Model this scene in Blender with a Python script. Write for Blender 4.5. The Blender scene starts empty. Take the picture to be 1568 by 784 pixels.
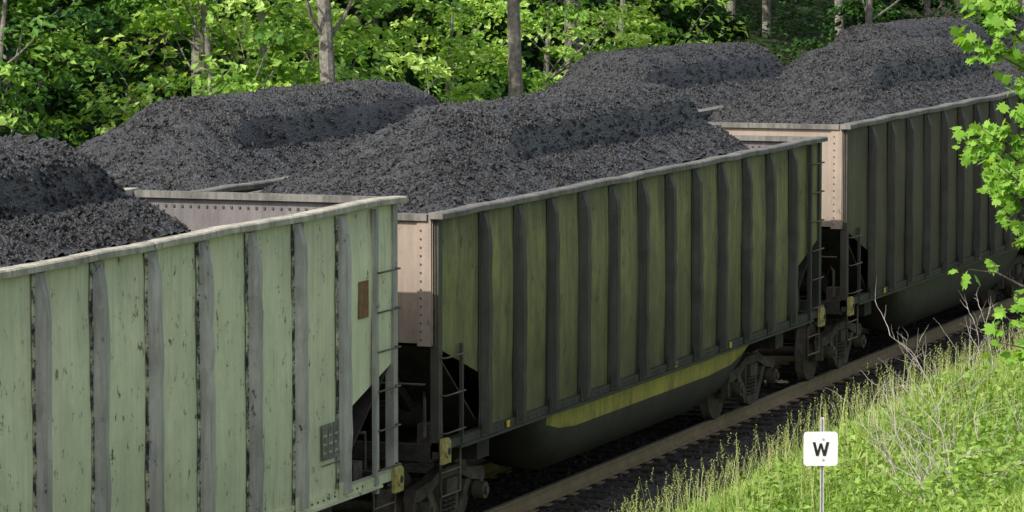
import bpy, math, random
import numpy as np
from mathutils import Vector, Matrix
R=np.random.RandomState
scene=bpy.context.scene
col=scene.collection
SY=17.7   # track 1 centre line
SY2=21.8  # track 2 centre line

# ------------------------------------------------------------ helpers
def link(o,parent=None):
    col.objects.link(o)
    if parent is not None: o.parent=parent
    return o
def obj(name,mesh,parent=None,loc=(0,0,0),rot=(0,0,0),scale=(1,1,1)):
    o=bpy.data.objects.new(name,mesh); o.location=loc; o.rotation_euler=rot; o.scale=scale
    return link(o,parent)
def empty(name,loc=(0,0,0)):
    o=bpy.data.objects.new(name,None); o.location=loc; o.empty_display_size=.3
    return link(o)
def mesh_np(name,V,F,mats,mi=None,smooth=False,attr=None):
    V=np.asarray(V,dtype=np.float32); F=np.asarray(F,dtype=np.int32)
    me=bpy.data.meshes.new(name)
    k=F.shape[1]
    me.vertices.add(len(V)); me.vertices.foreach_set('co',V.ravel())
    me.loops.add(F.size); me.loops.foreach_set('vertex_index',F.ravel())
    me.polygons.add(len(F))
    me.polygons.foreach_set('loop_start',np.arange(0,F.size,k,dtype=np.int32))
    for m in mats: me.materials.append(m)
    if mi is not None: me.polygons.foreach_set('material_index',np.asarray(mi,dtype=np.int32))
    sm=np.full(len(F),smooth) if not hasattr(smooth,'__len__') else smooth
    me.polygons.foreach_set('use_smooth',sm)
    me.update(calc_edges=True)
    if attr is not None:
        a=me.attributes.new('shade','FLOAT','FACE'); a.data.foreach_set('value',np.asarray(attr,dtype=np.float32))
    return me
class MB:
    def __init__(s): s.v=[]; s.f=[]; s.m=[]; s.sm=[]
    def add(s,vs,fs,m=0,sm=False):
        b=len(s.v); s.v+= [tuple(v) for v in vs]
        for f in fs: s.f.append(tuple(b+i for i in f)); s.m.append(m); s.sm.append(sm)
    def box(s,x0,x1,y0,y1,z0,z1,m=0):
        s.add([(x0,y0,z0),(x1,y0,z0),(x1,y1,z0),(x0,y1,z0),(x0,y0,z1),(x1,y0,z1),(x1,y1,z1),(x0,y1,z1)],
          [(0,3,2,1),(4,5,6,7),(0,1,5,4),(1,2,6,5),(2,3,7,6),(3,0,4,7)],m)
    def prism(s,poly,axis,a,b,m=0):
        n=len(poly)
        def P(p,t): return (t,p[0],p[1]) if axis=='x' else ((p[0],t,p[1]) if axis=='y' else (p[0],p[1],t))
        vs=[P(p,a) for p in poly]+[P(p,b) for p in poly]
        fs=[tuple(range(n)),tuple(range(2*n-1,n-1,-1))]+[(i,i+n,(i+1)%n+n,(i+1)%n) for i in range(n)]
        s.add(vs,fs,m)
    def tube(s,pts,r,n=8,m=0,sm=True,cap=True):
        pts=[Vector(p) for p in pts]
        rs=r if isinstance(r,(list,tuple)) else [r]*len(pts)
        vs=[];fs=[]
        up=Vector((0,0,1))
        d0=(pts[1]-pts[0]).normalized()
        u=d0.cross(up); 
        if u.length<.05: u=d0.cross(Vector((1,0,0)))
        u.normalize()
        for i,p in enumerate(pts):
            d=(pts[min(i+1,len(pts)-1)]-pts[max(i-1,0)]).normalized()
            u=(u-d*u.dot(d)).normalized(); w=d.cross(u)
            for k in range(n):
                a=2*math.pi*k/n; vs.append(p+(u*math.cos(a)+w*math.sin(a))*rs[i])
        for i in range(len(pts)-1):
            for k in range(n):
                a=i*n+k;b=i*n+(k+1)%n; fs.append((a,b,b+n,a+n))
        s.add(vs,fs,m,sm)
        if cap:
            s.add(vs[:n],[tuple(range(n-1,-1,-1))],m); s.add(vs[-n:],[tuple(range(n))],m)
    def cyl(s,c,axis,r,h,n=20,m=0):
        c=Vector(c); d={'x':Vector((1,0,0)),'y':Vector((0,1,0)),'z':Vector((0,0,1))}[axis]
        s.tube([c-d*h/2,c+d*h/2],r,n,m)
    def mesh(s,name,mats):
        me=bpy.data.meshes.new(name); me.from_pydata(s.v,[],s.f)
        for m in mats: me.materials.append(m)
        me.polygons.foreach_set('material_index',s.m); me.polygons.foreach_set('use_smooth',s.sm)
        me.update(); return me

def vnoise(x,y,seed):
    xi=np.floor(x).astype(np.int64); yi=np.floor(y).astype(np.int64)
    fx=x-xi; fy=y-yi; fx=fx*fx*(3-2*fx); fy=fy*fy*(3-2*fy)
    def h(a,b):
        n=(a*374761393+b*668265263+seed*974711)&0x7fffffff
        n=((n^(n>>13))*1274126177)&0x7fffffff
        return ((n^(n>>16))&0xffff)/65535.0
    return (h(xi,yi)*(1-fx)+h(xi+1,yi)*fx)*(1-fy)+(h(xi,yi+1)*(1-fx)+h(xi+1,yi+1)*fx)*fy
def fbm(x,y,seed,o=4):
    t=0;a=1;s=0
    for i in range(o): t=t+a*(vnoise(x*2**i,y*2**i,seed+i)-.5); s+=a; a*=.5
    return t/s*2

# ------------------------------------------------------------ materials
def newmat(name):
    m=bpy.data.materials.new(name); m.use_nodes=True
    nt=m.node_tree; b=nt.nodes['Principled BSDF']; return m,nt,b
def N(nt,t,**k):
    n=nt.nodes.new(t)
    for a,v in k.items(): setattr(n,a,v)
    return n
def ramp(nt,src,p0,p1,c0=(0,0,0,1),c1=(1,1,1,1)):
    r=N(nt,'ShaderNodeValToRGB'); r.color_ramp.elements[0].position=p0; r.color_ramp.elements[1].position=p1
    r.color_ramp.elements[0].color=c0; r.color_ramp.elements[1].color=c1
    nt.links.new(src,r.inputs[0]); return r.outputs[0]
def noise(nt,vec,scale,detail=5,rough=.6):
    n=N(nt,'ShaderNodeTexNoise'); n.inputs['Scale'].default_value=scale; n.inputs['Detail'].default_value=detail
    n.inputs['Roughness'].default_value=rough
    nt.links.new(vec,n.inputs['Vector']); return n.outputs['Fac']
def mapping(nt,src,sc,loc=(0,0,0)):
    m=N(nt,'ShaderNodeMapping'); m.inputs['Scale'].default_value=sc; m.inputs['Location'].default_value=loc
    nt.links.new(src,m.inputs['Vector']); return m.outputs[0]
def mix(nt,fac,a,b,mode='MIX'):
    m=N(nt,'ShaderNodeMix',data_type='RGBA',blend_type=mode)
    for s,v in ((m.inputs[0],fac),(m.inputs[6],a),(m.inputs[7],b)):
        if hasattr(v,'is_output') : nt.links.new(v,s)
        elif isinstance(v,(int,float)): s.default_value=v
        else: s.default_value=(*v,1) if len(v)==3 else v
    return m.outputs[2]
def math_(nt,op,a,b):
    m=N(nt,'ShaderNodeMath',operation=op)
    for s,v in ((m.inputs[0],a),(m.inputs[1],b)):
        if hasattr(v,'is_output'): nt.links.new(v,s)
        else: s.default_value=v
    return m.outputs[0]
def bump(nt,b,h,strength,dist=.02):
    n=N(nt,'ShaderNodeBump'); n.inputs['Strength'].default_value=strength; n.inputs['Distance'].default_value=dist
    nt.links.new(h,n.inputs['Height']); nt.links.new(n.outputs[0],b.inputs['Normal'])

def paint(name,base,dark,rust=(.05,.038,.03),streak=.5,patch=.5,rough=.6,spot=.7,grime=(.02,.02,.02),lowz=2.2,lowamt=.5,spth=.60,topamt=0,chip=.0):
    m,nt,b=newmat(name)
    tc=N(nt,'ShaderNodeTexCoord').outputs['Object']
    s1=noise(nt,mapping(nt,tc,(5,5,.35)),1.0,6,.65)
    s2=noise(nt,mapping(nt,tc,(16,16,.9)),1.0,6,.7)
    p1=noise(nt,mapping(nt,tc,(1,1,1)),.9,6,.65)
    p2=noise(nt,mapping(nt,tc,(2.2,2.2,1.4),(5,1,2)),1.0,7,.72)
    f=noise(nt,mapping(nt,tc,(1,1,.6),(3,7,1)),9,7,.75)
    c=mix(nt,ramp(nt,p1,.35,.7),base,tuple(x*.74 for x in base))
    c=mix(nt,math_(nt,'MULTIPLY',ramp(nt,p2,.46,.66),streak*.9),c,dark)
    fac=math_(nt,'MULTIPLY',ramp(nt,s1,.42,.74),streak); c=mix(nt,fac,c,dark)
    fac=math_(nt,'MULTIPLY',ramp(nt,s2,.46,.70),streak*.9); c=mix(nt,fac,c,dark)
    sp=math_(nt,'MULTIPLY',ramp(nt,f,spth,spth+.03),ramp(nt,p2,.44,.54)); sp=math_(nt,'MULTIPLY',sp,spot)
    c=mix(nt,sp,c,rust)
    if chip>0:   # narrow rusty weeps
        s3=noise(nt,mapping(nt,tc,(24,24,1.1),(9,2,4)),1.0,4,.6)
        fac=math_(nt,'MULTIPLY',math_(nt,'MULTIPLY',ramp(nt,s3,.62,.72),ramp(nt,p1,.42,.6)),chip); c=mix(nt,fac,c,(.12,.085,.05))
    sx=N(nt,'ShaderNodeSeparateXYZ'); nt.links.new(tc,sx.inputs[0])
    z=math_(nt,'ADD',sx.outputs[2],math_(nt,'MULTIPLY',math_(nt,'ADD',f,s2),.8))
    lo=math_(nt,'MULTIPLY',ramp(nt,math_(nt,'DIVIDE',z,lowz+1.8),.45,.95,(1,1,1,1),(0,0,0,1)),lowamt)
    c=mix(nt,lo,c,grime)
    if topamt>0:
        zt=math_(nt,'ADD',sx.outputs[2],math_(nt,'MULTIPLY',s2,1.3))
        c=mix(nt,math_(nt,'MULTIPLY',ramp(nt,math_(nt,'DIVIDE',zt,6.0),.68,.80),topamt),c,(.035,.035,.033))
    nt.links.new(c,b.inputs['Base Color']); b.inputs['Roughness'].default_value=rough
    b.inputs['Specular IOR Level'].default_value=.3
    bump(nt,b,f,.25,.01)
    return m
def simple(name,a,bcol,scale=8,rough=.8,bmp=.4,dist=.02,spec=.3,lo=.35,hi=.68):
    m,nt,b=newmat(name); tc=N(nt,'ShaderNodeTexCoord').outputs['Object']
    f=noise(nt,tc,scale,6,.7); c=mix(nt,ramp(nt,f,lo,hi),a,bcol)
    nt.links.new(c,b.inputs['Base Color']); b.inputs['Roughness'].default_value=rough; b.inputs['Specular IOR Level'].default_value=spec
    bump(nt,b,f,bmp,dist); return m

M={}
M['pale']=paint('pale_green_paint',(.88,.90,.58),(.50,.52,.34),streak=.45,spot=.9,lowamt=.12,topamt=.2,chip=.6,spth=.585)
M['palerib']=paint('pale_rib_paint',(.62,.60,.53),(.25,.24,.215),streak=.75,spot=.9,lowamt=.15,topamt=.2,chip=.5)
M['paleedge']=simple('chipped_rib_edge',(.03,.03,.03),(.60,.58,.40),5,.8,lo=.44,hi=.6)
M['olive']=paint('olive_paint',(.33,.325,.115),(.105,.10,.06),streak=.8,spot=.8,lowamt=.65,topamt=.6,chip=.5,spth=.585)
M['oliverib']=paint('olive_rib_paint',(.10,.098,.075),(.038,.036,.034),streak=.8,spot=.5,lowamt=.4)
M['brown']=paint('brown_paint',(.15,.13,.07),(.065,.058,.043),streak=.8,spot=.6,lowamt=.6,topamt=.5,chip=.5)
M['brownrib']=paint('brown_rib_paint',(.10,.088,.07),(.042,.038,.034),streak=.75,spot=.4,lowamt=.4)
M['rimpale']=paint('pale_rim',(.62,.58,.46),(.14,.13,.11),streak=.7,spot=.95,lowamt=0)
M['rim']=paint('dusty_rim',(.25,.235,.205),(.06,.06,.055),streak=.8,spot=.9,lowamt=0)
M['peach']=paint('faded_end_paint',(.42,.335,.27),(.25,.205,.165),streak=.7,spot=.8,lowamt=.8,lowz=1.6,chip=.5)
M['inside']=paint('car_interior',(.22,.20,.195),(.09,.083,.083),streak=.7,spot=.7,lowamt=0)
M['under']=simple('grimy_steel',(.026,.024,.022),(.065,.055,.044),6,.75)
M['truck']=simple('truck_steel',(.05,.043,.036),(.17,.14,.10),5,.8)
M['wheel']=simple('wheel_steel',(.06,.048,.04),(.18,.145,.10),7,.6)
M['tub']=paint('tub_paint',(.12,.112,.08),(.055,.05,.042),streak=.7,spot=.5,lowamt=.4,lowz=1.0)
M['tuby']=paint('tub_yellow',(.66,.57,.11),(.24,.21,.08),streak=.85,spot=.8,lowamt=0)
M['yel']=simple('yellow_casting',(.55,.46,.14),(.20,.17,.08),12,.6)
M['refl']=simple('yellow_reflector',(.75,.52,.04),(.6,.4,.03),12,.4)
M['rustplate']=simple('rust_plate',(.30,.16,.07),(.17,.10,.05),14,.9)
M['label']=simple('black_label',(.10,.10,.085),(.28,.28,.22),16,.7)
M['labelw']=simple('white_lettering',(.55,.55,.45),(.38,.38,.30),30,.7)
M['rivet']=simple('rivet_steel',(.06,.055,.05),(.12,.11,.10),20,.7)
def coalmat():
    m,nt,b=newmat('coal'); tc=N(nt,'ShaderNodeTexCoord').outputs['Object']
    v=N(nt,'ShaderNodeTexVoronoi'); v.inputs['Scale'].default_value=32; nt.links.new(tc,v.inputs['Vector'])
    cellv=N(nt,'ShaderNodeSeparateXYZ'); nt.links.new(v.outputs['Color'],cellv.inputs[0])
    f=noise(nt,tc,20,6,.85); g=noise(nt,tc,1.2,4,.6)
    h=math_(nt,'ADD',math_(nt,'MULTIPLY',cellv.outputs[0],.55),math_(nt,'MULTIPLY',f,.6))
    c=mix(nt,ramp(nt,h,.32,.88),(.012,.012,.013),(.078,.077,.077)); c=mix(nt,math_(nt,'MULTIPLY',ramp(nt,g,.45,.7),.35),c,(.072,.070,.068))
    nt.links.new(c,b.inputs['Base Color']); b.inputs['Roughness'].default_value=.38; b.inputs['Specular IOR Level'].default_value=.6
    bump(nt,b,math_(nt,'ADD',math_(nt,'MULTIPLY',v.outputs['Distance'],-1.2),f),1.0,.03); return m
M['coal']=coalmat()
M['ballast']=simple('ballast_stone',(.04,.038,.036),(.16,.145,.13),9,.9,.8,.04)
M['tie']=simple('creosote_tie',(.035,.028,.022),(.085,.068,.055),6,.9)
M['rail']=simple('rusty_rail',(.28,.205,.12),(.42,.32,.20),5,.7)
M['railtop']=simple('polished_rail',(.42,.36,.28),(.30,.24,.18),5,.4)
def leafmat(name,cols,trans=.45,obrand=.25):
    m=bpy.data.materials.new(name); m.use_nodes=True; nt=m.node_tree
    nt.nodes.remove(nt.nodes['Principled BSDF']); out=nt.nodes['Material Output']
    a=N(nt,'ShaderNodeAttribute',attribute_name='shade').outputs['Fac']
    oi=N(nt,'ShaderNodeObjectInfo').outputs['Random']
    v=math_(nt,'ADD',a,math_(nt,'MULTIPLY',math_(nt,'SUBTRACT',oi,.5),obrand))
    r=N(nt,'ShaderNodeValToRGB'); e=r.color_ramp.elements
    e[0].position=0; e[0].color=(*cols[0],1); e[1].position=1; e[1].color=(*cols[-1],1)
    for i,c in enumerate(cols[1:-1]): q=e.new((i+1)/(len(cols)-1)); q.color=(*c,1)
    nt.links.new(v,r.inputs[0])
    p=N(nt,'ShaderNodeBsdfPrincipled'); p.inputs['Roughness'].default_value=.5; p.inputs['Specular IOR Level'].default_value=.25
    t=N(nt,'ShaderNodeBsdfTranslucent'); nt.links.new(r.outputs[0],p.inputs['Base Color'])
    tcol=mix(nt,1.0,r.outputs[0],(1.3,1.25,.45),'MULTIPLY'); nt.links.new(tcol,t.inputs['Color'])
    mx=N(nt,'ShaderNodeMixShader'); mx.inputs[0].default_value=trans
    nt.links.new(p.outputs[0],mx.inputs[1]); nt.links.new(t.outputs[0],mx.inputs[2]); nt.links.new(mx.outputs[0],out.inputs[0])
    return m
M['leaf']=leafmat('forest_leaf',[(.03,.09,.018),(.13,.28,.045),(.30,.50,.09),(.58,.76,.25)],.42,.45)
M['leafshade']=leafmat('forest_leaf_shaded',[(.012,.04,.010),(.03,.09,.018),(.07,.17,.03)],.3)  # darker copy of the forest leaf, with the inner forest's shade put into its colours
M['maple']=leafmat('maple_leaf',[(.10,.25,.025),(.22,.43,.05),(.36,.58,.11)],.5)
M['grass']=leafmat('grass_blade',[(.11,.20,.035),(.22,.36,.065),(.35,.50,.11),(.52,.50,.25)],.4,0)
M['bark']=simple('bark',(.13,.115,.095),(.34,.32,.28),9,.95,.9,.05)
M['barkd']=simple('bark_dark',(.05,.04,.033),(.11,.095,.08),9,.95,.9,.05)
M['twig']=simple('dead_twig',(.36,.32,.28),(.50,.45,.40),9,.9)
M['white']=simple('white_enamel',(.78,.78,.78),(.66,.67,.68),6,.4,.05)
M['black']=simple('black_enamel',(.012,.012,.012),(.02,.02,.02),6,.5,.05)
M['post']=simple('galvanised_post',(.42,.42,.41),(.58,.58,.57),12,.5,.1)
def groundmat():
    m,nt,b=newmat('soil_and_litter'); tc=N(nt,'ShaderNodeTexCoord').outputs['Object']
    f=noise(nt,tc,3,8,.75); g=noise(nt,tc,.3,4,.6)
    c=mix(nt,ramp(nt,f,.35,.7),(.03,.04,.012),(.06,.085,.025)); c=mix(nt,ramp(nt,g,.45,.65),c,(.045,.04,.026))
    nt.links.new(c,b.inputs['Base Color']); b.inputs['Roughness'].default_value=.95; b.inputs['Specular IOR Level'].default_value=.1
    bump(nt,b,f,.9,.1); return m
M['ground']=groundmat()

# ------------------------------------------------------------ terrain
PL=[-600,-60,-10,0,5,10,12,13.1,13.9,14.6,15.2,24.6,26,28,34,60,120,400,700]
PZ=[14,7,4.6,3.7,2.5,1.25,.85,.52,.0,-.55,-.75,-.75,-.55,-.2,.6,7,18,45,60]
def gz(x,y):
    z=np.interp(y,PL,PZ)
    z=z+2.1*np.exp(-((x)**2+(y)**2)/30.0)
    amp=np.clip(np.maximum(14-y,y-26)/6,0,1)
    z=z+amp*(.35*fbm(x*.13,y*.13,5,3)+.12*fbm(x*.7,y*.7,9,2))
    z=z+.35*np.exp(-((x-47)**2/30+(y-12.2)**2/1.2))
    return z
xs=np.concatenate([np.linspace(-700,-40,18),np.linspace(-30,20,26),np.arange(22,110,.5),np.linspace(112,170,24),np.linspace(190,900,22)])
ys=np.concatenate([np.linspace(-600,-20,14),np.linspace(-15,4,16),np.arange(4.5,36,.4),np.linspace(37,80,24),np.linspace(90,700,22)])
X,Y=np.meshgrid(xs,ys,indexing='ij'); Z=gz(X,Y)
nx,ny=X.shape; idx=np.arange(nx*ny).reshape(nx,ny)
F=np.stack([idx[:-1,:-1].ravel(),idx[1:,:-1].ravel(),idx[1:,1:].ravel(),idx[:-1,1:].ravel()],1)
obj('ground',mesh_np('ground',np.stack([X.ravel(),Y.ravel(),Z.ravel()],1),F,[M['ground']],smooth=True))

# ------------------------------------------------------------ lumps
CUBE=np.array([(-1,-1,-1),(1,-1,-1),(1,1,-1),(-1,1,-1),(-1,-1,1),(1,-1,1),(1,1,1),(-1,1,1)],float)*.58
CF=np.array([(0,3,2,1),(4,5,6,7),(0,1,5,4),(1,2,6,5),(2,3,7,6),(3,0,4,7)])
def lumps(P,size,rs):
    n=len(P)
    V=CUBE[None]*np.ones((n,1,1)); V=V+rs.uniform(-.32,.32,V.shape)
    V=V*rs.uniform(.6,1.15,(n,1,3))
    q=rs.normal(size=(n,4)); q/=np.linalg.norm(q,axis=1)[:,None]
    w,x,y,z=q.T
    Rm=np.stack([np.stack([1-2*(y*y+z*z),2*(x*y-z*w),2*(x*z+y*w)],1),np.stack([2*(x*y+z*w),1-2*(x*x+z*z),2*(y*z-x*w)],1),np.stack([2*(x*z-y*w),2*(y*z+x*w),1-2*(x*x+y*y)],1)],1)
    V=np.einsum('nij,nkj->nki',Rm,V)*size[:,None,None]+P[:,None,:]
    Fc=(CF[None]+np.arange(n)[:,None,None]*8).reshape(-1,4)
    return V.reshape(-1,3),Fc

# ------------------------------------------------------------ ballast and track
rs=R(11)
def ballast_z(x,y):
    z=np.interp(y,[14.0,14.6,15.7,24.0,25.0,25.8],[-.9,-.62,-.23,-.23,-.62,-.9])
    z=z-.05*np.exp(-((y-19.75)/.7)**2)
    return z
bx=np.arange(-20,190,.25); by=np.concatenate([np.arange(14.0,17.6,.1),np.arange(17.6,26.01,.3)])
X,Y=np.meshgrid(bx,by,indexing='ij'); Z=ballast_z(X,Y)+.035*fbm(X*4,Y*4,3,2)
nx,ny=X.shape; idx=np.arange(nx*ny).reshape(nx,ny)
F=np.stack([idx[:-1,:-1].ravel(),idx[1:,:-1].ravel(),idx[1:,1:].ravel(),idx[:-1,1:].ravel()],1)
n=26000
px=rs.uniform(36,100,n); py=rs.uniform(14.3,18.9,n)
P=np.stack([px,py,ballast_z(px,py)+rs.uniform(-.01,.03,n)],1)
V2,F2=lumps(P,rs.uniform(.02,.05,n),rs)
V=np.concatenate([np.stack([X.ravel(),Y.ravel(),Z.ravel()],1),V2]); FF=np.concatenate([F,F2+nx*ny])
obj('ballast',mesh_np('ballast',V,FF,[M['ballast']]))
for ti,cy in enumerate((SY,SY2)):
    e=empty('railway_track',(0,cy,0))
    mb=MB()
    prof=[(-.075,-.18),(.075,-.18),(.075,-.165),(.012,-.14),(.012,-.045),(.036,-.03),(.036,-.003),(.028,.0),(-.028,.0),(-.036,-.003),(-.036,-.03),(-.012,-.045),(-.012,-.14),(-.075,-.165)]
    for s in (-.755,.755):
        mb.prism([(p[0]+s,p[1]) for p in prof],'x',-20,190,0)
        mb.box(-20,190,s-.03,s+.03,.001,.004,1)
    obj('rails',mb.mesh('rails',[M['rail'],M['railtop']]),e)
    mb=MB(); r=random.Random(ti)
    for i in range(400):
        x=-19.7+i*.52
        j=r.uniform(-.03,.03)
        mb.box(x-.115+j,x+.115+j,-1.3+r.uniform(-.04,.04),1.3+r.uniform(-.04,.04),-.36,-.185+r.uniform(-.008,.0))
        for s in (-.755,.755): mb.box(x-.09+j,x+.09+j,s-.17,s+.17,-.186,-.17,1)
    obj('ties',mb.mesh('ties',[M['tie'],M['rail']]),e)

# ------------------------------------------------------------ coal load
L=16.0; W=3.2
def coal_mesh(seed,s0,sl,fe,ns=.15,fs_=.60,top=.97,nl=30000,skew=0.,big=1.0):
    rs=R(seed)
    xs=np.arange(.06,L-.05,.035); ys=np.arange(.06,W-.05,.035)
    ys=np.append(ys,W-.06)
    X,Y=np.meshgrid(xs,ys,indexing='ij')
    def H(X,Y,fine=True):
        Xw=X+.35*fbm(X*.5+3,Y*.8,seed,3); 
        d=np.minimum(Y,W-Y)+.06*fbm(X*.6,Y*.3+9,seed+7,3); d=np.clip(d,0,2)
        e2=((Y-W/2)/(W/2))**2
        A1=(Xw-s0-skew*(Y/W))*sl-ns*e2
        A2=(fe-Xw)*.50-fs_*e2
        Bp=np.interp(d,[0,.4,1.0,1.35,1.6],[0,.22,.62,.88,.98])
        wob=.05*fbm(X*.8,Y*0,seed+3,3)
        Bs=np.interp(d+wob,[0,.30,.56,.68,.74,.83,1.10,1.6],[0,.20,.36,.17,.42,.74,.94,.98])
        w=np.clip((Xw-4.2)/.8,0,1)*np.clip((fe-.9-Xw)/.8,0,1); w=w*w*(3-2*w)
        B=Bp*(1-w)+Bs*w
        k=.16
        def smin(a,b,k): 
            h=np.clip(.5+.5*(b-a)/k,0,1); return b*(1-h)+a*h-k*h*(1-h)
        Hh=smin(smin(A1,A2,k),B,.03)
        Hh=smin(Hh,top+.05*fbm(X*.5,Y*.7,seed+5,3),.07)
        Hh=np.maximum(Hh,-1.3+.1*fbm(X,Y,seed,2))
        Hh=Hh+.04*fbm(X*1.1,Y*1.1,seed+1,3)*np.clip(d/.3,0,1)
        if fine: Hh=Hh+.034*fbm(X*6,Y*6,seed+2,3)*big+rs.uniform(-.010,.010,X.shape)*big
        return Hh-.02
    Z=H(X,Y)
    nx,ny=X.shape; idx=np.arange(nx*ny).reshape(nx,ny)
    F=np.stack([idx[:-1,:-1].ravel(),idx[1:,:-1].ravel(),idx[1:,1:].ravel(),idx[:-1,1:].ravel()],1)
    n=nl
    lx=rs.uniform(.1,L-.1,n); ly=rs.uniform(.1,W-.1,n)
    lz=H(lx,ly,False)
    size=np.minimum(.010+rs.exponential(.009,n),.06)*big
    V2,F2=lumps(np.stack([lx,ly,lz+size*.2],1),size,rs)
    V=np.concatenate([np.stack([X.ravel(),Y.ravel(),Z.ravel()],1),V2]); FF=np.concatenate([F,F2+nx*ny])
    sm=np.concatenate([np.ones(len(F),bool),np.zeros(len(F2),bool)])
    return mesh_np('coal_load',V,FF,[M['coal']],smooth=sm)
coal1=coal_mesh(42,.3,.22,11.9,fs_=.62,big=1.35)
coal2=coal_mesh(21,-.1,.29,13.7,skew=1.4)
coal3=coal_mesh(63,1.4,.33,13.9,skew=1.3)
coalb=[coal_mesh(84,2.3,.40,13.7,.3,nl=18000,skew=.6),coal_mesh(105,1.9,.36,13.4,.3,nl=18000,skew=.3)]

# ------------------------------------------------------------ trucks
def truck_mesh():
    mb=MB()
    for ax in (-.89,.89):
        mb.tube([(ax,-1.0,.46),(ax,1.0,.46)],.08,12,1)
        for s in (-1,1):
            y=s*.755
            mb.tube([(ax,y-s*.075,.46),(ax,y-s*.07,.46),(ax,y-s*.05,.46),(ax,y-s*.045,.46),(ax,y+s*.06,.46)],[.46,.485,.485,.457,.452],32,1,True)
            mb.tube([(ax,y+s*.05,.46),(ax,y+s*.12,.46)],[.17,.13],16,1)
            mb.cyl((ax,s*1.13,.46),'y',.105,.14,16,1)
            mb.cyl((ax,s*1.21,.46),'y',.05,.04,10,1)
    for s in (-1,1):
        y0,y1=s*1.02-.07,s*1.02+.07
        mb.prism([(-1.16,.58),(-1.12,.72),(-.6,.77),(-.32,.86),(.32,.86),(.6,.77),(1.12,.72),(1.16,.58),(1.0,.57),(.66,.62),(.3,.74),(-.3,.74),(-.66,.62),(-1.0,.57)],'y',y0,y1,0)
        for q in (-1,1):
            mb.prism([(q*.74,.63),(q*.56,.63),(q*.27,.30),(q*.27,.19),(q*.34,.19)],'y',y0+.012,y1-.012,0)
            mb.box(min(q*.30,q*.22),max(q*.30,q*.22),y0+.02,y1-.02,.3,.75,0)
            mb.box(min(q*1.16,q*1.05),max(q*1.16,q*1.05),y0+.015,y1-.015,.36,.6,0)
        mb.box(-.27,.27,y0-.01,y1+.01,.18,.28,0)
        for k in (-.14,0,.14): 
            for zz in range(5): mb.cyl((k,s*1.05,.31+zz*.055),'z',.058,.03,10,0)
    mb.box(-.2,.2,-1.12,1.12,.56,.73,0)
    mb.cyl((0,0,.80),'z',.2,.2,16,0)
    for q in (-1,1): mb.box(q*.40-.04,q*.40+.04,-.7,.7,.33,.42,0)
    return mb.mesh('truck',[M['truck'],M['wheel']])
TRUCK=truck_mesh()

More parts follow.
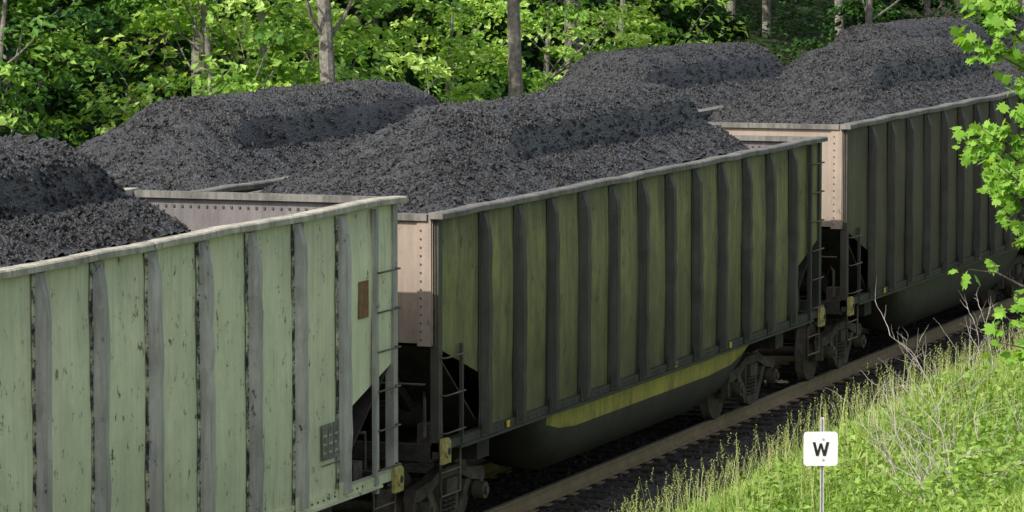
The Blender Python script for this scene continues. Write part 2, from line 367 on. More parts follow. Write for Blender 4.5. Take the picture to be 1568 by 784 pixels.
# ------------------------------------------------------------ hopper car
def make_car(x0,cy,T,sill,side,rib,rim,coal,hero=False,seed=1,edge=None,yellow=False):
    rnd=random.Random(seed)
    edge=edge or rib
    e=empty('coal_hopper_car',(x0,cy-W/2,0))
    ribsx=[1.5+1.1727*k for k in range(12)]
    zc_in,zc_end=2.0,2.48
    for sd in (0,1):
        yf=0 if sd==0 else W; inn=1 if sd==0 else -1
        mb=MB()
        edges=[0.0]+ribsx+[L]
        for i in range(len(edges)-1):
            a,b=edges[i],edges[i+1]
            nxx,nz=7,9
            g=[]
            ph=rnd.uniform(0,6)
            for ix in range(nxx+1):
                u=ix/nxx; x=a+(b-a)*u
                if i==0: zb=zc_end+(zc_in-zc_end)*u
                elif i==len(edges)-2: zb=zc_in+(zc_end-zc_in)*u
                else: zb=sill+.08
                for iz in range(nz+1):
                    v=iz/nz; z=zb+(T-.05-zb)*v
                    bulge=math.sin(math.pi*u)*math.sin(math.pi*v)*(.014+.022*math.sin(ph+4*v)) 
                    g.append((x,yf-inn*bulge,z))
            fs=[]
            for ix in range(nxx):
                for iz in range(nz):
                    p=ix*(nz+1)+iz; q=p+nz+1
                    fs.append((p,q,q+1,p+1) if sd==0 else (p,p+1,q+1,q))
            mb.add(g,fs,0,True)
            zb0=zc_end if i in (0,len(edges)-2) else sill+.08
            yi=yf+inn*.03
            mb.add([(a,yi,zb0),(b,yi,zb0),(b,yi,T-.05),(a,yi,T-.05)],[(0,3,2,1) if sd==0 else (0,1,2,3)],1)
        obj('side_sheet',mb.mesh('side_sheet',[side,M['inside']]),e)
        mb=MB()
        for k,x in enumerate(ribsx):
            segs=14; zlo=sill+.03; 
            rows=[]
            for i in range(segs+1):
                v=i/segs; z=zlo+(T-.10-zlo)*v
                dep=.10*min(1,(1-v)*8+.25)
                jx=rnd.uniform(-.008,.008)*(1.7 if hero else 1.0); jd=rnd.uniform(-.009,.009)
                wt=.085+rnd.uniform(-.005,.005)
                pts=[(x-wt-.06+jx,.002),(x-wt-.055+jx,.012),(x-wt-.012+jx,.012),(x-wt+.03+jx,dep+jd),(x+wt-.03+jx,dep+jd),(x+wt+.012+jx,.012),(x+wt+.055+jx,.012),(x+wt+.06+jx,.002)]
                rows.append([(p[0],yf-inn*(p[1]+.012),z) for p in pts])
            vs=[p for r_ in rows for p in r_]; n=8
            for i in range(segs):
                for j in range(n-1):
                    a=i*n+j; f=(a,a+1,a+n+1,a+n) if sd==0 else (a,a+n,a+n+1,a+1)
                    mb.add([vs[q] for q in f],[(0,1,2,3)],2 if j in (0,1,5,6) else 0)
            mb.add(rows[0],[tuple(range(n)) if sd else tuple(range(n-1,-1,-1))],0)
            mb.add(rows[-1],[tuple(range(n))],0)
            nr=22
            for i in range(nr):
                z=zlo+.08+(T-.3-zlo)*i/(nr-1)
                for dx in (-.12,.12):
                    y=yf-inn*.024
                    mb.box(x+dx-.007,x+dx+.007,min(y,y-inn*.009),max(y,y-inn*.009),z-.007,z+.007,1)
        obj('ribs',mb.mesh('ribs',[rib,M['rivet'],edge]),e)
        mb=MB()
        ys0,ys1=sorted((yf-inn*.045,yf+inn*.06))
        mb.box(.02,L-.02,ys0,ys1,sill-.02,sill+.08,0)
        ys0,ys1=sorted((yf-inn*.085,yf-inn*.03)); mb.box(.6,L-.6,ys0,ys1,sill-.045,sill-.015,0)
        for i in range(90):
            x=1.1+i*(L-2.2)/89; y=yf-inn*.045
            mb.box(x-.010,x+.010,min(y,y-inn*.012),max(y,y-inn*.012),sill+.02,sill+.04,1)
        for x in ribsx:
            y=yf-inn*.05; mb.box(x-.16,x+.16,min(y,y-inn*.012),max(y,y-inn*.012),sill-.012,sill+.16,0)
        for x in (2.2,8.7,11.2):
            y=yf-inn*.066; mb.box(x-.05,x+.05,min(y,y-inn*.006),max(y,y-inn*.006),sill+.0,sill+.08,2)
        obj('side_sill',mb.mesh('side_sill',[side if hero else rib,M['rivet'],M['refl']]),e)
        mb=MB()
        for end in (0,1):
            xe=.10 if end==0 else L-.10
            dirx=1 if end==0 else -1
            a,b=sorted((xe-dirx*.08,xe+dirx*.04)); c,d=sorted((yf-inn*.03,yf+inn*.07))
            mb.box(a,b,c,d,sill-.1,T-.08,0)
            xi=xe+dirx*.62
            if end==1:
                mb.box(xi-.035,xi+.035,*sorted((yf-inn*.02,yf-inn*.075)),sill-.1,T-.1,0)
                for k in range(6):
                    z=sill+.15+k*.43
                    mb.tube([(xe,yf-inn*.01,z),(xe,yf-inn*.09,z),(xi,yf-inn*.09,z),(xi,yf-inn*.01,z)],.011,6,2)
                for k in range(4):
                    z=sill+.25+k*.55; xo=L+.07
                    mb.tube([(xe+.05,yf+inn*.04,z),(xo,yf+inn*.04,z),(xo,yf+inn*.36,z),(xe+.05,yf+inn*.36,z)],.011,6,1)
            else:
                mb.box(xi-.02,xi+.02,*sorted((yf-inn*.02,yf-inn*.06)),sill+.0,zc_in+.45,0)
                for k in range(3):
                    z=sill+.18+k*.43
                    mb.tube([(xe,yf-inn*.01,z),(xe,yf-inn*.09,z),(xi,yf-inn*.09,z),(xi,yf-inn*.01,z)],.011,6,2)
            mb.tube([(xe,yf-inn*.02,sill),(xe,yf-inn*.02,sill-.55),(xi,yf-inn*.02,sill-.55),(xi,yf-inn*.02,sill)],.018,6,2)
            mb.tube([(xe,yf-inn*.02,sill-.28),(xi,yf-inn*.02,sill-.28)],.014,6,2)
        obj('ladders',mb.mesh('ladders',[rib,M['under'],M['wheel']]),e)
        mb=MB()
        for xe in (.13,L-.13):
            y=yf-inn*.05
            mb.prism([(xe-.13,sill-.16),(xe+.13,sill-.16),(xe+.13,sill+.08),(xe+.06,sill+.13),(xe-.13,sill+.13)],'y',min(y,y-inn*.04),max(y,y-inn*.04),0)
            mb.tube([(xe,y-inn*.04,sill-.02),(xe,y-inn*.065,sill-.02)],[.075,.07],14,0)
            mb.cyl((xe,y-inn*.066,sill-.02),'y',.042,.01,12,1)
        obj('corner_castings',mb.mesh('corner_castings',[M['yel'],M['under']]),e)
    mb=MB()
    for end in (0,1):
        xo=0.0 if end==0 else L; s=1 if end==0 else -1
        mb.box(xo if end==0 else L-.012, xo+.012 if end==0 else L, .03,W-.03,2.48,T-.05,0)
        mb.box(*sorted((xo+s*.014,xo+s*.03)),.032,W-.032,2.48,T-.05,1)
        vs=[(xo,.04,2.48),(xo,W-.04,2.48),(xo+s*1.55,W-.04,1.35),(xo+s*1.55,.04,1.35)]
        vs2=[(v[0],v[1],v[2]+.03) for v in vs]
        mb.add(vs+vs2,[(0,1,2,3),(4,7,6,5),(0,4,5,1),(1,5,6,2),(2,6,7,3),(3,7,4,0)],2)
        xx=sorted((xo-s*.05,xo)); mb.box(*xx,.5,W-.5,2.85,2.95,0)
        for y in (.13,W-.13):
            xx=sorted((xo-s*.02,xo)); 
            mb.box(*xx,y-.085,y+.085,2.48,T-.06,0)
            for i in range(14):
                z=2.55+i*(T-.2-2.55)/13
                xx2=sorted((xo-s*.030,xo-s*.02)); mb.box(*xx2,y+.03,y+.048,z-.009,z+.009,3)
        for i in range(30):
            y=.15+i*(W-.3)/29; xx=sorted((xo+s*.03,xo+s*.045)); mb.box(*xx,y-.013,y+.013,T-.19,T-.165,3)
        for y in (.7,1.6,2.5):
            mb.prism([(xo+s*.1,2.36),(xo+s*1.5,1.33),(xo+s*1.5,1.2),(xo+s*.1,2.2)],'y',y-.04,y+.04,2)
    obj('end_walls',mb.mesh('end_walls',[M['peach'],M['inside'],M['under'],M['rivet']]),e)
    mb=MB()
    nseg=24
    for sd in (0,1):
        yf=0 if sd==0 else W; inn=1 if sd==0 else -1
        rows=[]
        for i in range(nseg+1):
            x=-.06+(L+.12)*i/nseg; jz=rnd.uniform(-.014,.010); jy=rnd.uniform(-.014,.014)
            ya=yf-inn*.10+jy; yb=yf+inn*.07+jy
            rows.append([(x,ya,T-.07+jz),(x,yb,T-.07+jz),(x,yb,T+jz),(x,ya+inn*.015,T+jz),(x,ya,T-.015+jz)])
        vs=[p for r_ in rows for p in r_]; n=5; fs=[]
        for i in range(nseg):
            for j in range(n):
                a=i*n+j; b=i*n+(j+1)%n; fs.append((a,a+n,b+n,b) if sd==0 else (a,b,b+n,a+n))
        mb.add(vs,fs,0); mb.add(rows[0],[(0,1,2,3,4)],0); mb.add(rows[-1],[(4,3,2,1,0)],0)
    for end in (0,1):
        xa,xb=((-.05,.09) if end==0 else (L-.09,L+.05))
        mb.box(xa,xb,.086,W-.086,T-.09,T-.018,1)
    obj('top_chord',mb.mesh('top_chord',[rim,M['rim']]),e)
    mb=MB()
    for y0,y1 in ((.12,1.42),(W-1.42,W-.12)):
        stations=[(3.35,1.25),(3.7,1.0),(4.1,.72),(4.6,.47),(5.2,.36),(10.8,.36),(11.9,.47),(12.4,.72),(12.8,1.0),(13.1,1.25)]
        near=y0<1
        rows=[]
        for x,zb in stations:
            zt=sill; h=zt-zb
            prof=[(0,1),(0.0,.86),(.01,.62),(.04,.42),(.10,.25),(.22,.09),(.38,.0),(.62,0),(.78,.09),(.90,.25),(.96,.42),(.99,.62),(1,.86),(1,1)]
            rows.append([(x,y0+(y1-y0)*u,zb+h*v) for u,v in prof])
        n=14
        vs=[p for r_ in rows for p in r_]; b0=len(mb.v); mb.v+=vs
        for i in range(len(rows)-1):
            for j in range(n-1):
                a=b0+i*n+j
                yel=yellow and (j in ((1,) if near else (n-3,))) and 2<=i<=7
                mb.f.append((a,a+1,a+n+1,a+n)); mb.m.append(1 if yel else 0); mb.sm.append(True)
    obj('bottom_tubs',mb.mesh('bottom_tubs',[M['tub'],M['tuby']]),e)
    mb=MB()
    mb.box(.15,L-.15,W/2-.17,W/2+.17,.86,1.18,0)
    for xe,s in ((0,1),(L,-1)):
        mb.box(*sorted((xe+s*.02,xe+s*.16)),.05,W-.05,sill-.14,sill+.05,0)
        mb.box(*sorted((xe+s*1.6,xe+s*2.0)),.1,W-.1,.98,sill-.03,0)
        mb.prism([(.05,sill-.02),(.5,.9),(W-.5,.9),(W-.05,sill-.02)],'x',xe+s*1.72,xe+s*1.88,0)
        mb.box(*sorted((xe+s*.17,xe+s*1.55)),.07,.6,sill-.05,sill-.02,0)
        mb.box(*sorted((xe+s*.17,xe+s*1.55)),W-.6,W-.07,sill-.05,sill-.02,0)
        mb.box(*sorted((xe+s*.2,xe-s*.42)),W/2-.08,W/2+.08,.80,.95,0)
        mb.prism([(xe-s*.38,.70),(xe-s*.66,.70),(xe-s*.70,.75),(xe-s*.70,1.02),(xe-s*.38,1.05)],'y',W/2-.16,W/2+.16,0)
        mb.tube([(xe,W/2+.4,.85),(xe-s*.2,W/2+.4,.72),(xe-s*.42,W/2+.32,.48),(xe-s*.62,W/2+.2,.5)],.025,6,0)
        mb.tube([(xe-s*.03,.12,sill+.75),(xe-s*.06,.12,sill+.75),(xe-s*.06,1.3,sill+.75),(xe-s*.03,1.3,sill+.6)],.014,6,1)
        mb.tube([(xe+s*.05,1.3,sill),(xe+s*.05,1.3,2.5)],.03,6,1)
        mb.tube([(xe+s*.3,.25,sill+.1),(xe+s*.3,.25,sill+.5),(xe+s*.9,.5,sill+.55),(xe+s*1.4,.7,sill+.1)],.02,6,1)
        mb.box(*sorted((xe+s*.5,xe+s*.75)),.2,.42,sill-.02,sill+.22,1)
    mb.cyl((1.1,.85,1.55),'y',.17,.5,16,0); mb.box(.75,1.0,1.5,1.9,1.3,1.7,1)
    mb.cyl((L-.95,2.0,1.45),'x',.16,.35,14,1)
    mb.tube([(L-.03,2.3,2.6),(L+.10,2.3,2.6)],.02,6,0); mb.tube([(L+.10,2.3,2.6),(L+.12,2.3,2.6)],.25,16,0)
    obj('underframe',mb.mesh('underframe',[M['under'],M['truck']]),e)
    for i,xc in enumerate((1.8,L-1.8)): obj('truck_%d'%(i+1),TRUCK,e,(xc,W/2,0))
    obj('coal_load',coal,e,(0,0,T-.03))
    if hero:
        mb=MB(); 
        x=14.4-1.17+.62
        for k in range(3):
            mb.box(x-.02+k*.155,x+.115+k*.155,-.036,-.030,1.62,2.0,0)
            for q in range(3): mb.box(x+.0+k*.155,x+(.05+.02*((k+q)%3))+k*.155,-.039,-.0365,1.69+q*.09,1.71+q*.09,1)
        mb.box(x-.04,x+.47,-.036,-.032,1.56,1.575,0)
        mb.box(14.85,15.12,-.036,-.030,3.02,3.42,2)
        obj('stencils',mb.mesh('stencils',[M['label'],M['labelw'],M['rustplate']]),e)
    return e

make_car(24.4,SY,4.27,1.18,M['pale'],M['palerib'],M['rimpale'],coal1,True,seed=3,edge=M['paleedge'])
make_car(41.6,SY,3.99,1.30,M['olive'],M['oliverib'],M['rim'],coal2,seed=5,yellow=True)
make_car(59.0,SY,4.10,1.30,M['brown'],M['brownrib'],M['rim'],coal3,seed=7)
make_car(76.4,SY,4.05,1.30,M['olive'],M['oliverib'],M['rim'],coalb[0],seed=8)
make_car(7.1,SY,3.99,1.30,M['olive'],M['oliverib'],M['rim'],coalb[1],seed=9)
for i,x in enumerate((25.2,42.5,59.8,77.1,94.4)):
    make_car(x,SY2,3.97,1.30,[M['brown'],M['olive']][i%2],[M['brownrib'],M['oliverib']][i%2],M['rim'],coalb[i%2],seed=20+i)

# ------------------------------------------------------------ leaves & trees
def leaf_quads(P,Nn,size,rs,aspect=.62):
    n=len(P)
    Nn=Nn/np.linalg.norm(Nn,axis=1)[:,None]
    t=rs.normal(size=(n,3)); t-= (t*Nn).sum(1)[:,None]*Nn; t/=np.linalg.norm(t,axis=1)[:,None]
    b=np.cross(Nn,t); s=size[:,None]
    V=np.stack([P-t*s*.5,P+b*s*.5*aspect+t*s*.05+Nn*s*.08,P+t*s*.5-Nn*s*.12,P-b*s*.5*aspect+t*s*.05+Nn*s*.08],1)
    F=np.arange(n*4).reshape(n,4)
    return V.reshape(-1,3),F
def tree_mesh(seed,height,base,rad,ncl,per,ls,leafm,barkm,trunk_r=.16,flat=.22,clr=.85,limbs=26):
    rs=R(seed); r=random.Random(seed)
    mb=MB()
    pts=[];rr=[]
    for i in range(11):
        u=i/10; pts.append((.35*math.sin(u*3+seed)*u,.35*math.cos(u*2.3+seed)*u,-.5+u*(height*.92+.5))); rr.append(trunk_r*(1-u)**.8+.015)
    mb.tube(pts,rr,9,0)
    C=[]
    while len(C)<ncl:
        u=rs.uniform(0,1); z=base+(height-base)*u
        prof=(math.sin(math.pi*min(1,(u*.85+.15)))**.6)
        ang=rs.uniform(0,2*math.pi); rho=rad*prof*math.sqrt(rs.uniform(.12,1))*(1+.3*math.sin(ang*3+seed+z))
        C.append((rho*math.cos(ang),rho*math.sin(ang),z))
    C=np.array(C)
    for i in range(limbs):
        c=C[rs.randint(ncl)]; z0=max(base*.6,c[2]-np.hypot(c[0],c[1])*.8); z0=min(z0,height*.85); u=(z0+.5)/(height*.92+.5)
        j=min(10,max(0,int(u*10))); a=Vector(pts[j])
        b=Vector(c); m_=(a+b)/2+Vector((0,0,-.15*(b-a).length*.5+r.uniform(-.2,.2)))
        r0=max(.02,trunk_r*.35*(1-u*.6)); mb.tube([a,a.lerp(m_,.5)+Vector((r.uniform(-.1,.1),r.uniform(-.1,.1),0)),m_,m_.lerp(b,.5)+Vector((r.uniform(-.1,.1),r.uniform(-.1,.1),.1)),b],[r0,r0*.8,r0*.6,r0*.4,r0*.15],5,0,cap=False)
    Ps=[];Ns=[];Sh=[]
    for c in C:
        n=int(per*rs.uniform(.5,1.4)); cr=clr*rs.uniform(.5,1.2)
        rho=cr*np.sqrt(rs.uniform(0,1,n)); a=rs.uniform(0,6.283,n)
        tilt=rs.normal(0,.25,2)
        dx=rho*np.cos(a);dy=rho*np.sin(a)
        dz=rs.normal(0,flat*cr*.6,n)-.28*rho**2/cr+tilt[0]*dx+tilt[1]*dy
        Ps.append(np.stack([c[0]+dx,c[1]+dy,c[2]+dz],1))
        out=np.array([c[0],c[1],0])/max(.1,np.hypot(c[0],c[1]))
        Ns.append(rs.normal(0,.42,(n,3))+np.array([0,0,.85])+out*.35)
        Sh.append(np.clip(rs.normal(.44,.27)+rs.normal(0,.13,n),0,1))
    P=np.concatenate(Ps);Nn=np.concatenate(Ns);S=np.concatenate(Sh)
    V,F=leaf_quads(P,Nn,ls*rs.uniform(.6,1.3,len(P)),rs)
    tv=np.array(mb.v); tf=np.array([f for f in mb.f if len(f)==4])
    VV=np.concatenate([tv,V]); FF=np.concatenate([tf,F+len(tv)])
    mi=np.concatenate([np.ones(len(tf)),np.zeros(len(F))]).astype(int)
    at=np.concatenate([np.zeros(len(tf)),S])
    return mesh_np('deciduous_tree',VV,FF,[leafm,barkm],mi,False,at)
LP=[(8,2.7),(7,2.4),(8.5,3.0),(7.5,2.9)]
low=[tree_mesh(100+i,h,.5,r_,92,85,.18,M['leaf'],M['bark'],.12,clr=.72,flat=.18) for i,(h,r_) in enumerate(LP)]
lowd=[tree_mesh(150+i,h,.5,r_,95,75,.24,M['leafshade'],M['bark'],.12) for i,(h,r_) in enumerate(LP[:3])]
high=[tree_mesh(200+i,h,b,r_,100,70,.34,M['leafshade'],M['bark'],.14,clr=1.3) for i,(h,b,r_) in enumerate([(15,6.5,4.5),(16,7.0,5.0),(14,6.0,4.2)])]
bush=[tree_mesh(300+i,h,.1,r_,45,80,.17,M['leaf'],M['bark'],.03,clr=.55,limbs=12) for i,(h,r_) in enumerate([(2.2,1.2),(3.0,1.5)])]
bushd=tree_mesh(320,2.8,.1,1.5,45,80,.2,M['leafshade'],M['bark'],.03,clr=.6,limbs=12)
slim=tree_mesh(400,13,7.0,1.8,50,80,.2,M['leaf'],M['bark'],.19)
rnd=random.Random(4)
def place(name,me,x,y,s=1.0,dz=0):
    z=float(gz(np.array(x,float),np.array(y,float)))
    return obj(name,me,None,(x,y,z-.1+dz),(0,0,rnd.uniform(0,6.28)),(s,s,s*rnd.uniform(.9,1.1)))
x=46
while x<88:
    place('deciduous_tree',rnd.choice(low),x,rnd.uniform(27.8,30.4),rnd.uniform(.8,1.1)); x+=rnd.uniform(3.0,5.6)
x=50
while x<105:
    place('deciduous_tree',rnd.choice(lowd),x,rnd.uniform(33,37),rnd.uniform(1.,1.3)); x+=rnd.uniform(3.4,4.8)
for x,y in ((62.0,25.9),(74.2,26.9),(66,30)): place('deciduous_tree',slim,x,y,1.0)
for i in range(28):
    place('deciduous_tree',rnd.choice(high),rnd.uniform(88,150),rnd.uniform(29.5,52),rnd.uniform(.85,1.2))
for i in range(12):
    place('deciduous_tree',rnd.choice(lowd),rnd.uniform(65,150),rnd.uniform(44,56),rnd.uniform(1,1.4))
for i in range(30):
    place('bush',rnd.choice(bush),rnd.uniform(50,125),rnd.uniform(26.0,27.6),rnd.uniform(.7,1.1))
for i in range(40):
    place('bush',rnd.choice([bushd,bushd,bush[0]]),rnd.uniform(88,160),rnd.uniform(31,56),rnd.uniform(.9,1.6))
rs=R(77); n=60000
ux=rs.uniform(45,170,n); uy=26+34*rs.uniform(0,1,n)**1.3
hh=(.3+.9*np.clip(vnoise(ux*.6,uy*.6,4),0,1))*rs.uniform(0,1,n)
P=np.stack([ux,uy,gz(ux,uy)+hh],1)
V,F=leaf_quads(P,rs.normal(0,.4,(n,3))+np.array([0,0,.9]),rs.uniform(.14,.32,n),rs)
obj('undergrowth',mesh_np('undergrowth',V,F,[M['leafshade']],None,False,np.clip(vnoise(ux*.5,uy*.5,8)*.8+rs.normal(0,.12,n),0,1)))

# ------------------------------------------------------------ grass
rs=R(5)
def blades(n,xr,yr,hfun,w,lean,seed,shift=0):
    rs=R(seed)
    x=rs.uniform(*xr,n); y=rs.uniform(*yr,n)
    keep=(vnoise(x*1.3,y*1.3,31)*.7+.45>rs.uniform(0,1,n)); x=x[keep];y=y[keep]; n=len(x)
    z=gz(x,y)-.03; h=hfun(x,y,rs)
    a=rs.uniform(0,6.283,n); d=np.stack([np.cos(a),np.sin(a)],1); p=np.stack([-d[:,1],d[:,0]],1)
    le=lean*h*rs.uniform(.2,1.3,n)
    wind=np.array([.12,.05])
    V=[]
    for u,ww in ((0,1),(.4,.85),(.75,.55),(1,.06)):
        c=np.stack([x,y],1)+d*(le*u**2)[:,None]+wind*(h*u*u)[:,None]; zz=z+h*(u-.22*u*u*lean)
        for s in (-1,1): V.append(np.concatenate([c+s*p*(w*ww*.5),zz[:,None]],1))
    V=np.stack(V,1)
    F=np.array([(0,1,3,2),(2,3,5,4),(4,5,7,6)])[None]+np.arange(n)[:,None,None]*8
    S=np.clip(.38+.55*(vnoise(x*.6,y*.6,12)-.4)+.25*(vnoise(x*2.5,y*2.5,13)-.5)+rs.normal(0,.14,n)+shift,0,1)
    return V.reshape(-1,3),F.reshape(-1,4),np.repeat(S,3)
def hf(x,y,rs): return (.16+.42*vnoise(x*.7,y*.7,17))*rs.uniform(.5,1.25,len(x))*np.where((x<41)&(y<11.6),.62,1.0)
A=blades(95000,(31,62),(7.0,13.9),hf,.021,.8,1)
B=blades(34000,(62,95),(7.5,14.0),lambda x,y,r:hf(x,y,r)*1.1,.03,.6,2)
C=blades(18000,(10,34),(3,13.5),hf,.024,.6,3)
D=blades(3000,(33,75),(10.5,13.9),lambda x,y,r:.5+.35*r.uniform(0,1,len(x)),.009,.3,4,.35)
Vs=[];Fs=[];Ss=[];o=0
for v,f,s in (A,B,C,D): Vs.append(v);Fs.append(f+o);Ss.append(s);o+=len(v)
v=D[0].reshape(-1,8,3); tip=(v[:,6]+v[:,7])/2
k=9; n=len(tip)*k; u=np.tile(np.linspace(0,.16,k),len(tip)); P=np.repeat(tip,k,0); P[:,2]-=u*.9; P[:,:2]+=rs.normal(0,.008,(n,2))
sv,sf=leaf_quads(P,rs.normal(size=(n,3)),np.full(n,.028),rs,.35)
Vs.append(sv);Fs.append(sf+o);Ss.append(np.clip(rs.normal(.9,.08,n),0,1));o+=len(sv)
n=16000; cx=rs.uniform(33,60,340); cy=rs.uniform(7.5,11.8,340); ci=rs.randint(0,340,n)
wx=cx[ci]+rs.normal(0,.17,n); wy=cy[ci]+rs.normal(0,.17,n)
P=np.stack([wx,wy,gz(wx,wy)+rs.uniform(.05,.48,n)],1)
sv,sf=leaf_quads(P,rs.normal(0,.5,(n,3))+np.array([0,0,.8]),rs.uniform(.05,.12,n),rs)
Vs.append(sv);Fs.append(sf+o);Ss.append(np.clip(rs.normal(.35,.18,n),0,1));o+=len(sv)
obj('grass',mesh_np('grass',np.concatenate(Vs),np.concatenate(Fs),[M['grass']],None,False,np.concatenate(Ss)))

# ------------------------------------------------------------ dead brambles
def twigs(seed,loc,size):
    r=random.Random(seed); mb=MB()
    def grow(p,d,l,rad,dep):
        pts=[p]; q=Vector(p); dd=Vector(d)
        for i in range(5):
            dd=(dd+Vector((r.uniform(-.28,.28),r.uniform(-.28,.28),r.uniform(-.22,.16)))).normalized(); q=q+dd*l/5; pts.append(q.copy())
            if dep>0 and i>0 and r.random()<.65:
                nd=(dd+Vector((r.uniform(-1,1),r.uniform(-1,1),r.uniform(-.3,.8)))*.8).normalized(); grow(q.copy(),nd,l*r.uniform(.35,.6),rad*.6,dep-1)
        mb.tube(pts,[rad*(1-.16*i) for i in range(6)],5,0)
    for k in range(5):
        grow(Vector((r.uniform(-.2,.2),r.uniform(-.2,.2),-.05)),Vector((r.uniform(-.9,.9),r.uniform(-.9,.9),1)).normalized(),size*r.uniform(.7,1.2),.0075,2)
    obj('dead_bramble',mb.mesh('dead_bramble',[M['twig']]),None,loc)
for i,(x,y,s) in enumerate([(37.2,9.0,1.0),(38.6,9.4,1.0),(40.2,10.2,.9),(44.5,11.2,1.1),(48.0,11.8,1.2),(41.5,9.6,1.0),(52,12.2,1.2),(36.3,8.8,.7)]):
    twigs(40+i,(x,y,float(gz(np.array(x),np.array(y)))),s)

# ------------------------------------------------------------ whistle post sign
sx,sy=36.75,10.25; sz=2.22; gz0=float(gz(np.array(sx),np.array(sy)))
e=empty('whistle_post_sign',(sx,sy,sz)); e.rotation_euler=(0,0,math.radians(20+3))
def rrect(h,rad,n=6):
    pts=[]
    for cx_,cy_,a0 in ((h-rad,h-rad,0),(-h+rad,h-rad,90),(-h+rad,-h+rad,180),(h-rad,-h+rad,270)):
        for i in range(n+1):
            a=math.radians(a0+90*i/n); pts.append((cx_+rad*math.cos(a),cy_+rad*math.sin(a)))
    return pts
mb=MB(); mb.prism(rrect(.165,.035),'x',-.012,.0,0); obj('sign_plate',mb.mesh('sign_plate',[M['white']]),e)
mb=MB()
def stroke(p,q,w):
    mb.prism([(p[0]-w/2,p[1]),(p[0]+w/2,p[1]),(q[0]+w/2,q[1]),(q[0]-w/2,q[1])],'x',-.016,-.0125,0)
top,bot=.066,-.066
stroke((.066,top),(.034,bot),.026); stroke((0,top-.012),(.034,bot),.022) ; stroke((0,top-.012),(-.034,bot),.022); stroke((-.066,top),(-.034,bot),.026)
mb.v=[(v[0]-.0006*(i//8),v[1],v[2]) for i,v in enumerate(mb.v)]
obj('letter_w',mb.mesh('letter_w',[M['black']]),e)
mb=MB(); 
mb.box(.003,.033,-.034,-.026,gz0-sz-.3,.30,0); mb.box(.003,.033,-.008,-.0,gz0-sz-.3,.30,0); mb.box(.026,.033,-.0258,-.0082,gz0-sz-.3,.30,0)
for z in (-.1,.1): mb.cyl((-.016,-.018,z),'x',.011,.012,8,0)
obj('post',mb.mesh('post',[M['post']]),e)

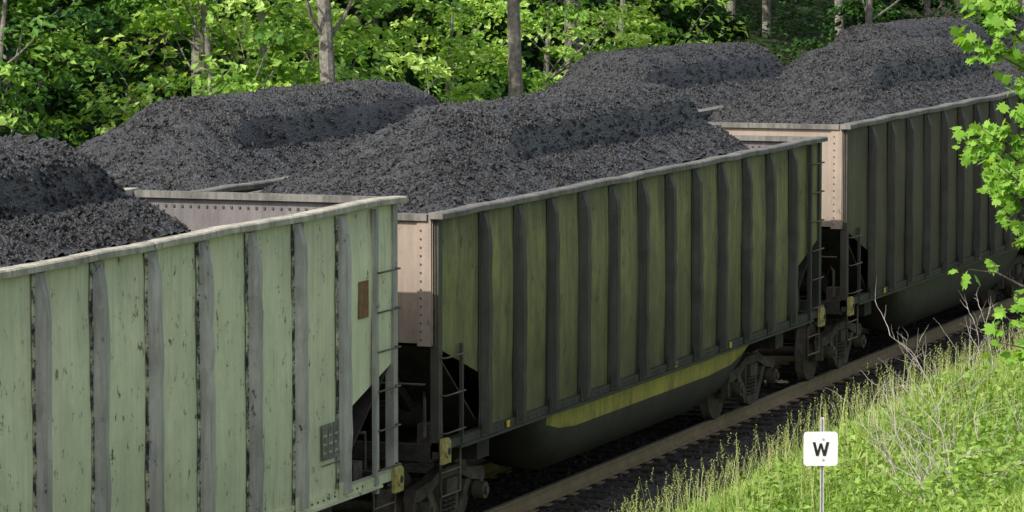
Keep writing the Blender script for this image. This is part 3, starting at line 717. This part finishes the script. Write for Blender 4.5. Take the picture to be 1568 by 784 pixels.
# ------------------------------------------------------------ near maple tree
def maple():
    r=random.Random(12); rs=R(12); mb=MB()
    bx,by=27.9,5.2; g=float(gz(np.array(bx),np.array(by)))
    def Wp(u,z,dd):
        return Vector((-.343*u+.939*dd,.939*u+.343*dd,z-g))
    trunk=[Vector((0,0,-.4)),Vector((.05,-.02,1)),Vector((0,-.08,2.2)),Vector((-.08,-.05,3.4)),Vector((-.02,.05,4.6)),Vector((0,0,6))]
    mb.tube(trunk,[.17,.14,.12,.09,.06,.03],10,0)
    tips=[]
    def branch(a,b,r0,n=6,sub=7,spread=.35,nl=5):
        pts=[]; 
        for i in range(n+1):
            u=i/n; p=a.lerp(b,u)+Vector((0,0,.18*math.sin(u*3.14)))+Vector((r.uniform(-.03,.03),r.uniform(-.03,.03),r.uniform(-.03,.03)))
            pts.append(p)
        mb.tube(pts,[r0*(1-.85*i/n) for i in range(n+1)],6,0,cap=False)
        for i in range(sub):
            u=r.uniform(.45,1); p=pts[min(n,int(u*n))]
            q=p+Vector((r.uniform(-1,1),r.uniform(-1,1),r.uniform(-.5,.6)))*spread
            mb.tube([p,(p+q)/2+Vector((0,0,.03)),q],[r0*.22,r0*.15,.002],4,0,cap=False)
            for k in range(nl): tips.append(p.lerp(q,r.uniform(.3,1.1)))
        for k in range(nl): tips.append(pts[-1]+Vector((r.uniform(-.1,.1),r.uniform(-.1,.1),r.uniform(-.1,.05))))
    for u,z,dd,z0,sub,sp,nl in ((1.38,6.78,0,5.5,20,.28,10),(1.42,6.5,.4,5.2,16,.22,9),(1.3,6.62,-.3,5.2,18,.25,9),(1.15,6.3,.1,4.9,10,.25,6),
        (1.40,5.88,0,4.5,24,.28,10),(1.32,5.62,-.3,4.3,20,.26,10),(1.40,5.72,.3,4.3,18,.22,9),(1.2,5.45,.3,4.2,18,.25,9),(1.15,5.2,.3,4.0,12,.2,8),(1.15,6.0,-.2,4.6,16,.25,9),
        (1.47,4.86,0,4.0,5,.15,4),(1.15,4.5,.1,3.6,10,.2,6),(1.2,4.72,-.2,3.7,8,.16,5),(1.1,5.6,.2,4.4,18,.25,9),(1.12,6.9,0,5.3,14,.28,9),(1.1,4.3,.2,3.4,8,.18,5),(1.3,5.78,.1,4.4,18,.24,9),
        (1.25,4.35,0,3.4,8,.16,5),(1.48,5.8,.1,4.4,12,.2,8)):
        branch(Wp(.0,z0,0),Wp(u,z,dd),.022,7,sub,sp,nl)
    for i in range(34):
        a=r.uniform(0,6.28); rho=r.uniform(.6,2.1); z=r.uniform(4.6,9.4)
        u=rho*math.cos(a); 
        if u>.2 and z<7.6: u=-abs(u)
        branch(Wp(0,min(z-.6,8.2),0),Wp(u,z,rho*math.sin(a)),.03,6,10,.45,7)
    tips=np.array([tuple(t) for t in tips])
    n=len(tips)
    ang=[-90,-62,-40,-5,12,35,62,78,90,102,118,145,168,185,220,242]
    rad=[.12,.40,.25,.85*.8,.40,.62,.98*.8,.62,1.0,.62,.98*.8,.62,.40,.68,.25,.40]
    O=np.array([(r_*math.cos(math.radians(a)),r_*math.sin(math.radians(a)),-.12*r_*r_) for a,r_ in zip(ang,rad)])
    O=np.concatenate([O,[[0,0,0]]]); nn=len(ang)
    Fq=[]
    for i in range(0,nn,2): Fq.append((nn,i,(i+1)%nn,(i+2)%nn))
    Nn=rs.normal(0,.5,(n,3))+np.array([-.45,0,.6]); Nn/=np.linalg.norm(Nn,axis=1)[:,None]
    t=rs.normal(0,.6,(n,3))+np.array([0,0,-.6]); t-=(t*Nn).sum(1)[:,None]*Nn; t/=np.linalg.norm(t,axis=1)[:,None]; b=np.cross(t,Nn)
    sz=rs.uniform(.05,.095,n)
    V=tips[:,None,:]+sz[:,None,None]*(O[None,:,0:1]*b[:,None]+O[None,:,1:2]*t[:,None]+O[None,:,2:3]*Nn[:,None])
    F=(np.array(Fq)[None]+np.arange(n)[:,None,None]*(nn+1)).reshape(-1,4)
    S=np.repeat(np.clip(rs.normal(.55,.22,n),0,1),len(Fq))
    tv=np.array([tuple(v) for v in mb.v]); tf=np.array([f for f in mb.f if len(f)==4])
    me=mesh_np('maple_tree',np.concatenate([tv,V.reshape(-1,3)]),np.concatenate([tf,F+len(tv)]),[M['maple'],M['barkd']],np.concatenate([np.ones(len(tf)),np.zeros(len(F))]).astype(int),False,np.concatenate([np.zeros(len(tf)),S]))
    obj('maple_tree',me,None,(bx,by,g))
maple()

# ------------------------------------------------------------ light, sky, camera
sd=Vector((-.67,.30,.68)).normalized()
sun=bpy.data.lights.new('sun','SUN'); sun.energy=5.0; sun.angle=math.radians(.55); sun.color=(1,.955,.88)
so=bpy.data.objects.new('sun',sun); so.rotation_euler=sd.to_track_quat('Z','Y').to_euler(); so.location=(0,0,60); link(so)
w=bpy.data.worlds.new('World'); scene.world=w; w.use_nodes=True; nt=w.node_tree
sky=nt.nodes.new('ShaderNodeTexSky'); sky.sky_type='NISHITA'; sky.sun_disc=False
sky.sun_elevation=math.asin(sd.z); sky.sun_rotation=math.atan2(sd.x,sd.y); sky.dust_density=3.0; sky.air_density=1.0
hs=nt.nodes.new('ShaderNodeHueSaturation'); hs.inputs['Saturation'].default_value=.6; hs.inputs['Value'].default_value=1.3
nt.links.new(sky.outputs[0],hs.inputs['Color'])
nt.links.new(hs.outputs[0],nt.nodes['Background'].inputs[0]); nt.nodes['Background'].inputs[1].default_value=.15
cam=bpy.data.cameras.new('camera'); cam.lens=140.05; cam.sensor_width=36; cam.clip_start=.5; cam.clip_end=3000
co=bpy.data.objects.new('camera',cam); co.location=(0,0,7.43)
th=math.radians(20.05); p=math.radians(5.03)
co.rotation_euler=(math.radians(90)-p,0,th-math.radians(90)); link(co); scene.camera=co
scene.view_settings.view_transform='Standard'; scene.view_settings.look='None'; scene.view_settings.exposure=0
